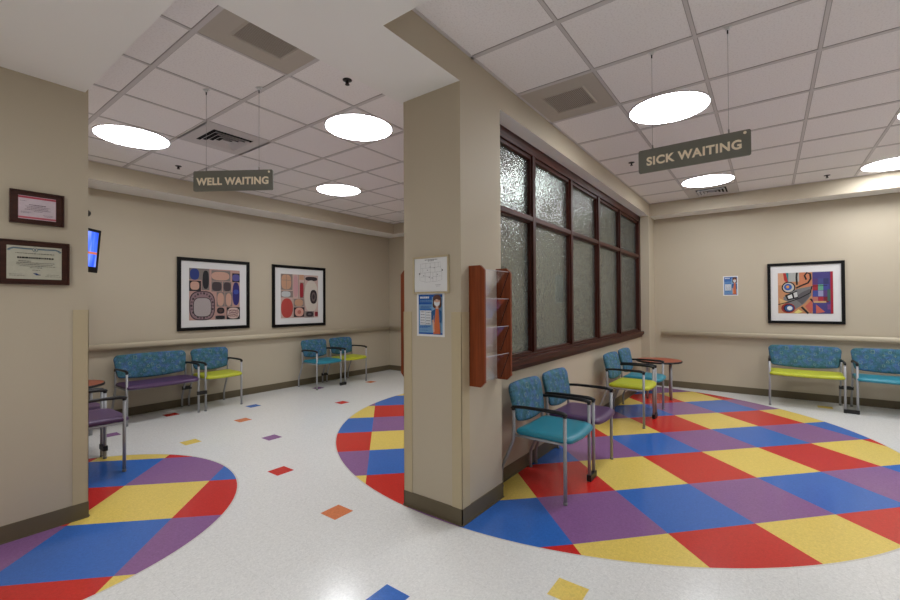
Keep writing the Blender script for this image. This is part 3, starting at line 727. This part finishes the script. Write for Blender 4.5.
def poster_art(a):
    B1, B2, LB = ink(22, 92, 190), ink(40, 116, 204), ink(118, 168, 214)
    wh = ink(226, 230, 234); tx = ink(110, 120, 134); sk, hair, org, cd = ink(224, 176, 150), ink(98, 60, 50), ink(214, 104, 54), ink(30, 96, 158)
    a.rect(0, 0, 1, 1, M_PAPER); a.rect(.06, .04, .94, .96, B1)
    a.rect(.08, .27, .94, .92, LB); a.rect(.56, .10, .94, .92, ink(126, 178, 224))
    def bars(y, u0, u1, t_, m_):
        u = u0
        while u < u1:
            L_ = random.uniform(.03, .07); a.rect(u, y, min(u+L_, u1), y+t_, m_); u += L_+.012
    bars(.085, .12, .46, .045, wh); bars(.17, .12, .60, .014, LB); bars(.20, .12, .58, .014, LB)
    bars(.30, .14, .55, .016, B1); bars(.335, .14, .50, .012, B1)
    a.rect(.13, .365, .55, .405, B2)
    a.rect(.13, .41, .335, .74, wh); a.rect(.345, .41, .55, .74, wh)
    for k in range(5):
        bars(.435+.064*k, .16, .31, .014, tx); bars(.445+.064*k, .37, .52, .014, tx)
    bars(.77, .13, .52, .016, B1); bars(.80, .13, .44, .012, B1); bars(.86, .13, .46, .010, B1)
    # woman wearing a face mask
    a.ell(.78, .17, .15, .12, hair, 2.5); a.ell(.78, .27, .155, .09, hair, 3)
    a.rect(.735, .27, .83, .42, sk); a.ell(.78, .215, .105, .095, sk, 2.3); a.poly([(.67, .13), (.78, .10), (.90, .14), (.89, .18), (.76, .145), (.68, .19)], hair)
    a.ell(.735, .185, .014, .006, hair); a.ell(.83, .185, .014, .006, hair)
    a.poly([(.675, .21), (.78, .225), (.885, .21), (.87, .28), (.78, .315), (.69, .28)], wh)
    a.poly([(.60, .42), (.74, .37), (.84, .37), (.93, .42), (.93, .68), (.60, .68)], cd)
    a.poly([(.735, .37), (.84, .37), (.87, .68), (.90, .94), (.64, .94), (.69, .68)], org)
    a.poly([(.60, .52), (.67, .52), (.69, .90), (.64, .90)], sk); a.poly([(.57, .44), (.66, .42), (.66, .62), (.58, .62)], cd)
def poster(name, label, loc, rz, W, H):
    t = thing(name, label, 'poster', loc, rz, 'blue face mask posters')
    m = MB(); m.box(-W/2, W/2, -0.0012, 0, -H/2, H/2, M_PAPER); m.build('paper_sheet', t)
    ar = Art(W*0.985, H*0.985, -0.0014); poster_art(ar); ar.build('printed_design', t)
poster('health_poster', 'blue poster of a masked woman on the column below the floor plan', (XC, 1.780, 1.303), -PI/2, 0.232, 0.288)
poster('health_poster', 'small blue poster of a masked woman taped to the right wall', (XW, 0.471, 1.625), -PI/2, 0.192, 0.298)

# notice taped to the far side of the glass
nt_ = MB(); nt_.box(-0.10, 0.10, -0.0006, 0.0006, -0.14, 0.14, M_PAPER)
tag(nt_.build('paper_notice', None, (4.17, YP+0.0615, 1.52)), 'blurred white paper notice behind the second tall glass pane', 'notice')

# ------------------------------------------------------------------ brochure racks
def rack(label, loc, rz):
    """local: x along the wall, -y away from it, z up from the bottom"""
    t = thing('brochure_rack', label, 'brochure rack', loc, rz, 'wooden brochure racks on the column')
    D, Hh, W = 0.115, 0.765, 0.355; ch = 0.03
    for x0 in (0.0, W-0.019):
        a = MB(); a.prism([(0, 0), (-D+ch, 0), (-D, ch), (-D, Hh-ch), (-D+ch, Hh), (0, Hh)], 'x', x0, x0+0.019, M_RACK)
        for k in range(4):
            z0 = 0.012+0.185*k; xg = x0+0.019 if x0 == 0 else x0-0.0004
            a.prism([(-0.034, z0), (-0.039, z0), (-0.106, z0+0.172), (-0.101, z0+0.172)], 'x', xg, xg+0.0004, M_DARK)
        a.build('side_panel', t)
    n = 4; st = 0.185
    b = MB(); b.box(0.019, W-0.019, -0.006, -0.001, 0.01, Hh-0.01, M_BACKPAN); b.build('back_panel', t)
    for k in range(n):
        z0 = 0.012+st*k
        a = MB()
        # sloping clear pocket front, floor and bright polished top edge
        a.prism([(-0.030, z0), (-0.034, z0), (-0.100, z0+0.172), (-0.096, z0+0.172)], 'x', 0.0195, W-0.0195, M_ACR)
        a.box(0.0195, W-0.0195, -0.034, -0.006, z0-0.003, z0, M_ACR)
        a.box(0.0195, W-0.0195, -0.102, -0.094, z0+0.172, z0+0.1745, M_ACREDGE)
        a.build('clear_pocket', t)
    return t
rack('cherry wood brochure rack with empty clear pockets on the column face by the window', (2.262, YC, 0.848), 0)
rack('cherry wood brochure rack whose edge peeks past the far left side of the column', (2.262+0.355, YB, 0.848), PI)

# ------------------------------------------------------------------ chairs
def seat_mesh(W, m):
    """waterfall seat pad, wider than the legs at the front"""
    b = MB(); hw_ = W/2+0.012; yf, yb = -0.235, 0.185; n = 14
    outline = []
    def rr(scale_in, dz):
        pts = []
        cr = 0.05
        xs, y0, y1 = hw_-scale_in, yf+scale_in, yb-scale_in
        corners = [(xs-cr, y1-cr, 0), (-xs+cr, y1-cr, 90), (-xs+cr, y0+cr, 180), (xs-cr, y0+cr, 270)]
        for (cx, cy, a0) in corners:
            for k in range(7):
                an = math.radians(a0+15*k); pts.append([cx+cr*math.cos(an), cy+cr*math.sin(an)])
            if a0 == 180:      # bowed front edge
                for k in range(1, 8): pts.append([-xs+cr+(2*xs-2*cr)*k/8, y0])
            if a0 == 0:
                for k in range(1, 8): pts.append([xs-cr-(2*xs-2*cr)*k/8, y1])
        out = []
        for x, y in pts:
            tfr = max(0.0, (0.05-y)/0.285)
            bow = -0.022*(1-(x/hw_)**2)*tfr**2
            drp = -0.010*max(0, (-y-0.12)/0.12)**2
            out.append((x, y+bow, dz+drp+0.006*(x/hw_)**2))
        return out
    b.rings([rr(.030, .408), rr(.008, .412), rr(0.0, .424), rr(.003, .440), rr(.016, .451), rr(.05, .456), rr(.11, .453)], m)
    return b
def back_mesh(W):
    hw_ = W/2+0.014; b = MB()
    zt, zb, zc = 0.774, 0.506, 0.479
    def yat(x, z): return -0.010*(x/hw_)**2+0.22*(z-0.66)+0.214
    base_pts = []
    N_ = 56
    cr = 0.055
    # outline: straight top, rounded corners, tapering sides, bowed bottom
    pts = []
    for k in range(8): an = math.radians(90-90*k/7); pts.append((hw_-cr+cr*math.cos(an), zt-cr+cr*math.sin(an)))
    for k in range(1, 5): pts.append((hw_-0.004-0.020*(k/5)**2, zt-cr-(zt-cr-zb-0.035)*k/5))
    for k in range(6): an = math.radians(0-75*k/5); pts.append((hw_-0.026-0.04+0.04*math.cos(an), zb+0.035+0.04*math.sin(an)-0.0))
    ex, ez = pts[-1]
    for k in range(1, 9):
        u = ex*(1-k/8); pts.append((u, zc+(ez-zc)*(u/ex)**2))
    left = [(-x, z) for x, z in pts[::-1] if x > 1e-6]
    top = [(-(hw_-cr)+(hw_-cr)*2*k/8, zt+0.006*(1-(2*k/8-1)**2)) for k in range(1, 8)]
    pts = pts+left+top
    cz = (zt+zc)/2
    sc_z = lambda z: z-0.030
    def ring(s, off, dy):
        out = []
        for x, z in pts:
            d = math.hypot(x, z-cz) or 1
            q = (x-off*x/d, z-off*(z-cz)/d) if s == 1 else (x*s, cz+(z-cz)*s)
            out.append((q[0], yat(*q)+dy, q[1]))
        return out
    b.rings([ring(.4, 0, .014), ring(.8, 0, .014), ring(1, .012, .013), ring(1, .002, .006), ring(1, 0, -.004), ring(1, .003, -.014), ring(1, .012, -.021), ring(.85, 0, -.026), ring(.6, 0, -.027), ring(.3, 0, -.027)], M_FABRIC)
    # woven outline motifs, sitting on the front face
    def surf(x, z): return yat(x, z)-0.0285
    def stroke(pl, mm, wd=0.0018, closed=True):
        if closed: pl = pl+[pl[0]]
        for (x0, z0), (x1, z1) in zip(pl, pl[1:]):
            d = Vector((x1-x0, z1-z0)); n_ = Vector((-d.y, d.x)).normalized()*wd; e = d.normalized()*wd*0.5
            q = [(x0-e.x+n_.x, z0-e.y+n_.y), (x1+e.x+n_.x, z1+e.y+n_.y), (x1+e.x-n_.x, z1+e.y-n_.y), (x0-e.x-n_.x, z0-e.y-n_.y)]
            b.face([b.bm.verts.new((px, surf(px, pz), pz)) for px, pz in q], mm)
    def circ(cx, cz_, r, n=14): return [(cx+r*math.cos(2*PI*k/n), cz_+r*math.sin(2*PI*k/n)) for k in range(n)]
    tile_w = 0.36
    motifs = [('sq', 0.00, 0.765, .017), ('plus', .10, .725, .014), ('x', -.085, .765, .012), ('circ', .155, .765, .013), ('plus', -.16, .72, .012), ('tri', .045, .675, .016),
              ('circ', -.06, .70, .014), ('circ', -.12, .63, .017), ('x', -.02, .615, .014), ('tri', .13, .655, .013), ('sq', .09, .60, .012), ('plus', .05, .56, .012), ('circ', -.07, .565, .011), ('sq', -.185, .665, .012)]
    reps = max(1, round(W/0.40)); 
    for r in range(reps):
        cx0 = (r-(reps-1)/2)*tile_w
        for i, (k, x, z, s_) in enumerate(motifs):
            x += cx0
            z = sc_z(z)
            if abs(x)+s_ > hw_-0.02: continue
            s_ *= 1.15
            mm = M_MOTIF if i % 3 != 2 else M_MOTIF2
            if k == 'sq': stroke([(x-s_*.8, z-s_), (x+s_*.8, z-s_), (x+s_*.8, z+s_), (x-s_*.8, z+s_)], mm)
            elif k == 'circ': stroke(circ(x, z, s_), mm)
            elif k == 'tri': stroke([(x-s_, z-s_), (x+s_, z-s_), (x, z+s_)], mm)
            elif k == 'plus': stroke([(x-s_, z), (x+s_, z)], mm, closed=False); stroke([(x, z-s_), (x, z+s_)], mm, closed=False)
            else: stroke([(x-s_, z-s_), (x+s_, z+s_)], mm, closed=False); stroke([(x-s_, z+s_), (x+s_, z-s_)], mm, closed=False)
    return b
def seat_unit(name, label, cat, W, colour, loc, rz, group, bracket=None):
    t = thing(name, label, cat, loc, rz, group)
    seat_mesh(W, SEATC[colour]).build('seat', t)
    back_mesh(W).build('backrest', t)
    for s in (-1, 1):
        x = s*W/2
        a = MB(); a.tube([(x, -0.20, 0.0), (x, -0.20, 0.59)], 0.0125, M_STEEL, 12); lg = a.build('leg', t)
        a = MB(); a.lathe([(0.015, 0.0), (0.0158, 0.008), (0.0128, 0.018)], M_GLIDE, 12, (x, -0.20, 0)); a.build('foot_glide', lg)
        r_ = MB(); r_.tube([(x, 0.193, 0.60), (x, 0.190, 0.50), (x, 0.190, 0.385), (x, 0.200, 0.355), (x, 0.282, 0.165), (x, 0.294, 0.135), (x, 0.296, 0.10), (x, 0.296, 0.0)], 0.0118, M_STEEL, 12); lg = r_.build('leg', t)
        a = MB(); a.lathe([(0.015, 0.0), (0.0158, 0.008), (0.0125, 0.018)], M_GLIDE, 12, (x, 0.296, 0)); a.build('foot_glide', lg)
        m = MB(); xo = x
        m.tube([(xo, 0.205, 0.600), (xo, 0.195, 0.613), (xo, 0.10, 0.619), (xo, -0.05, 0.620), (xo, -0.165, 0.617), (xo, -0.200, 0.610), (xo, -0.214, 0.602)], [0.011, 0.012, 0.012, 0.013, 0.0145, 0.0145, 0.012], M_BLACK, 12)
        m.tube([(x, -0.20, 0.588), (x, -0.20, 0.612)], 0.0138, M_BLACK, 12); m.tube([(x, 0.193, 0.588), (x, 0.193, 0.610)], 0.0138, M_BLACK, 12)
        m.build('armrest', t)
    g = MB()
    for s in (-1, 1): g.tube([(s*W/2, -0.20, 0.405), (s*W/2, 0.19, 0.405)], 0.009, M_STEEL, 8)
    g.tube([(-W/2, -0.185, 0.403), (W/2, -0.185, 0.403)], 0.009, M_STEEL, 8); g.tube([(-W/2, 0.15, 0.403), (W/2, 0.15, 0.403)], 0.009, M_STEEL, 8)
    g.tube([(-W/2, 0.19, 0.405), (-W/2+0.02, 0.19, 0.405)], 0.009, M_STEEL, 8)
    for zc in (0.57, 0.68): g.tube([(-W/2, 0.193, 0.58), (-W/2+0.03, 0.233+0.22*(zc-.66), zc), (W/2-0.03, 0.233+0.22*(zc-.66), zc), (W/2, 0.193, 0.58)], 0.006, M_STEEL, 8)
    g.build('frame', t)
    if bracket:      # black linking clamps to the neighbour on local +x (gap)
        gap, zf, zr = bracket
        k = MB()
        k2 = MB()
        k.box(W/2-0.017, W/2+gap+0.017, -0.218, -0.184, zf, zf+0.045, M_BLACK, bevel=0.003)
        if zr: k2.box(W/2-0.015, W/2+gap+0.015, 0.278 if zr < .15 else 0.228, 0.308 if zr < .15 else 0.27, zr, zr+0.045, M_BLACK, bevel=0.003)
        k.build('linking_bracket', t)
        if zr: k2.build('linking_bracket', t)
    return t
G1, G2, G3, G4 = 'chairs along the window partition', 'seats along the left wall', 'benches along the right wall', 'chairs behind the near left wall'
YS = 1.325
seat_unit('guest_chair', 'teal seat guest chair with patterned blue back, nearest the column', 'chair', 0.485, 'teal', (3.055, YS, 0), 0, G1, (0.105, 0.004, 0))
seat_unit('guest_chair', 'purple seat guest chair with patterned blue back, under the interior window', 'chair', 0.478, 'purple', (3.638, YS, 0), 0, G1)
seat_unit('guest_chair', 'lime seat guest chair below the interior window, next to a teal one', 'chair', 0.490, 'yellow', (5.27, YS-.015, 0), 0, G1, (0.115, 0.004, 0))
seat_unit('guest_chair', 'teal seat guest chair between the lime chair and the round table', 'chair', 0.455, 'teal', (5.86, YS-.015, 0), 0, G1)
YQ = 6.07
seat_unit('guest_bench', 'wide purple seat bench with patterned blue back against the left wall', 'bench', 0.765, 'purple', (2.10, YQ, 0), 0, G2, (0.082, 0.225, 0.24))
seat_unit('guest_chair', 'lime seat guest chair beside the purple bench, under the left picture', 'chair', 0.47, 'yellow', (2.803, YQ, 0), 0, G2)
seat_unit('guest_chair', 'teal seat guest chair far back under the right picture', 'chair', 0.478, 'teal', (4.49, YQ-.03, 0), 0, G2, (0.09, 0.004, 0.12))
seat_unit('guest_chair', 'lime seat guest chair farthest back on the left wall', 'chair', 0.478, 'yellow', (5.06, YQ-.03, 0), 0, G2)
XQ = 7.355
seat_unit('guest_bench', 'wide lime seat bench with patterned blue back under the right wall picture', 'bench', 0.745, 'yellow', (XQ, -0.368, 0), -PI/2, G3, (0.112, 0.004, 0.225))
seat_unit('guest_bench', 'teal seat bench cut off by the right edge of the picture', 'bench', 0.745, 'teal', (XQ, -1.225, 0), -PI/2, G3)
seat_unit('guest_chair', 'purple seat guest chair nearest the camera, half hidden by the near left wall', 'chair', 0.50, 'purple', (1.04, 4.545, 0), PI/2, G4, (0.088, 0.07, 0.12))
seat_unit('guest_chair', 'purple seat guest chair mostly hidden, next to the small table behind it', 'chair', 0.50, 'purple', (1.04, 5.133, 0), PI/2, G4)

# ------------------------------------------------------------------ round tables
def round_table(label, loc, rz):
    t = thing('round_side_table', label, 'table', loc, rz, 'round cherry side tables')
    a = MB(); a.disc((0, 0), 0.296, 0.518, 0.5405, M_TABLE, 56, M_TABLE); tt = a.build('tabletop', t)
    e = MB(); n = 56
    e.rings([[(r*math.cos(2*PI*k/n), r*math.sin(2*PI*k/n), z) for k in range(n)] for r, z in ((0.294, 0.514), (0.303, 0.516), (0.306, 0.528), (0.303, 0.539), (0.296, 0.541))], M_BLACK, cap=False); e.build('edge_band', tt)
    f_ = MB()
    for an in (45, 135, 225, 315):
        c_, s_ = math.cos(math.radians(an)), math.sin(math.radians(an))
        g = MB(); g.tube([(0.215*c_, 0.215*s_, 0.516), (0.215*c_, 0.215*s_, 0.0)], 0.016, M_STEEL, 14); g.build('leg', t)
        f_.box(0.215*c_-0.03, 0.215*c_+0.03, 0.215*s_-0.03, 0.215*s_+0.03, 0.510, 0.517, M_BLACK)
    for q in (1, -1):
        f_.tube([(-0.15, 0.15*q, 0.505), (0.15, -0.15*q, 0.505)], 0.010, M_BLACK, 8)
    f_.build('underframe', t)
    return t
round_table('round cherry topped side table with silver legs in the right corner', (6.83, 1.30, 0), math.radians(12))
round_table('round cherry topped side table peeking out behind the near left wall', (1.22, 5.93, 0), 0)

# ------------------------------------------------------------------ television and the device above it
M_TV = mat('tv_bezel_black', srgb(12, 12, 14), 0.3, var=0.05)
def screen_mat():
    m = bpy.data.materials.new('tv_screen'); nt, N, L, B = nodes_of(m)
    tc = N.new('ShaderNodeTexCoord'); no = N.new('ShaderNodeTexNoise'); no.inputs['Scale'].default_value = 6
    mp = N.new('ShaderNodeMapping'); mp.inputs['Scale'].default_value = (2.5, 1, .35); L.new(tc.outputs['Object'], mp.inputs[0]); L.new(mp.outputs[0], no.inputs['Vector'])
    rp = N.new('ShaderNodeValToRGB'); e = rp.color_ramp.elements
    e[0].position = .38; e[0].color = srgb(30, 70, 200); e[1].position = .62; e[1].color = srgb(110, 130, 235)
    k = e.new(.5); k.color = srgb(60, 100, 225)
    L.new(no.outputs['Fac'], rp.inputs[0]); L.new(rp.outputs[0], B.inputs['Emission Color']); B.inputs['Emission Strength'].default_value = 1.0
    B.inputs['Base Color'].default_value = (0.01, 0.01, 0.01, 1); B.inputs['Roughness'].default_value = 0.2
    return m
M_SCR = screen_mat()
M_SCR2 = mat('tv_screen_orange', srgb(120, 70, 50), .4, emit=srgb(170, 90, 60), estr=.8)
tv = thing('television', 'black wall mounted television with a blue picture, behind the near left wall', 'television', (1.135, 5.42, 1.94))
tvrot = Matrix.Rotation(math.atan2(0.66, 0.75), 4, 'Z') @ Matrix.Rotation(math.radians(5), 4, 'X')
tv.rotation_euler = (tvrot).to_euler()
a = MB(); a.box(-0.375, 0.375, 0.0, 0.045, -0.225, 0.225, M_TV, bevel=0.008); a.box(-0.22, 0.22, 0.045, 0.07, -0.13, 0.13, M_TV, bevel=0.01); a.build('housing', tv)
a = MB(); a.box(-0.335, 0.335, -0.002, 0.0, -0.165, 0.195, M_SCR); a.box(-0.335, 0.335, -0.0028, -0.002, -0.035, -0.012, M_SCR2); a.build('screen', tv)
dr = tvrot.to_3x3()
inv = tvrot.to_3x3().inverted()
def tvl(p): return tuple(inv @ (Vector(p)-Vector((1.135, 5.42, 1.94))))
a = MB(); a.tube([tvl((1.08, 5.47, 1.92)), tvl((0.90, 5.52, 1.94)), tvl((0.712, 5.45, 1.94))], 0.018, M_BLACK, 10); a.build('wall_arm', tv)
cm = thing('wall_camera', 'small black device on a bracket on the wall above the television', 'camera', (0.70, 5.62, 2.33))
a = MB(); a.box(0.0, 0.012, -0.04, 0.04, -0.04, 0.04, M_BLACK, bevel=.002); a.tube([(0.01, 0, 0), (0.30, 0, 0.02), (0.56, -0.02, 0.0)], 0.010, M_BLACK, 8); a.build('wall_bracket', cm)
a = MB(); a.tube([(0.53, -0.06, -0.01), (0.61, 0.03, 0.0)], [0.028, 0.034], M_BLACK, 16); a.build('camera_body', cm)

# wall outlet under the window
ou = thing('electrical_outlet', 'ivory electrical outlet on the wall between the purple and lime chairs', 'outlet', (4.02, YP-0.001, 0.60))
a = MB(); a.box(-0.035, 0.035, -0.006, 0, -0.057, 0.057, M_PAPER, bevel=0.002); a.build('cover_plate', ou)
for zz in (-0.024, 0.024):
    a = MB(); a.prism([(0.016*math.cos(2*PI*k/16), zz+0.014*math.sin(2*PI*k/16)) for k in range(16)], 'y', -0.0075, -0.006, M_MAT)
    a.box(-0.007, -0.005, -0.0078, -0.0075, zz-0.004, zz+0.006, M_DARK); a.box(0.005, 0.007, -0.0078, -0.0075, zz-0.004, zz+0.006, M_DARK); a.build('socket', ou)

# ------------------------------------------------------------------ camera, world, view
H = 1.37
fpx, yaw, pitch, roll = 428.54, math.radians(36.6835), math.radians(0.5464), math.radians(-0.3044)
fw = Vector((math.cos(yaw)*math.cos(pitch), math.sin(yaw)*math.cos(pitch), math.sin(pitch)))
r0 = Vector((math.sin(yaw), -math.cos(yaw), 0)); u0 = r0.cross(fw)
r1 = r0*math.cos(roll)+u0*math.sin(roll); u1 = -r0*math.sin(roll)+u0*math.cos(roll)
cam = bpy.data.cameras.new('camera'); co = bpy.data.objects.new('camera', cam); COL.objects.link(co)
R = Matrix((r1, u1, -fw)).transposed()
co.matrix_world = Matrix.Translation((0, 0, H)) @ R.to_4x4()
cam.sensor_fit = 'HORIZONTAL'; cam.sensor_width = 36; cam.lens = 36*fpx/900; cam.clip_start = 0.02
SC.camera = co
wd = bpy.data.worlds.new('world'); SC.world = wd; wd.use_nodes = True
wd.node_tree.nodes['Background'].inputs[0].default_value = (0.02, 0.02, 0.02, 1); wd.node_tree.nodes['Background'].inputs[1].default_value = 0.0
SC.view_settings.view_transform = 'Standard'; SC.view_settings.look = 'None'; SC.view_settings.gamma = 1; SC.view_settings.use_curve_mapping = False
SC.view_settings.exposure = 0.84
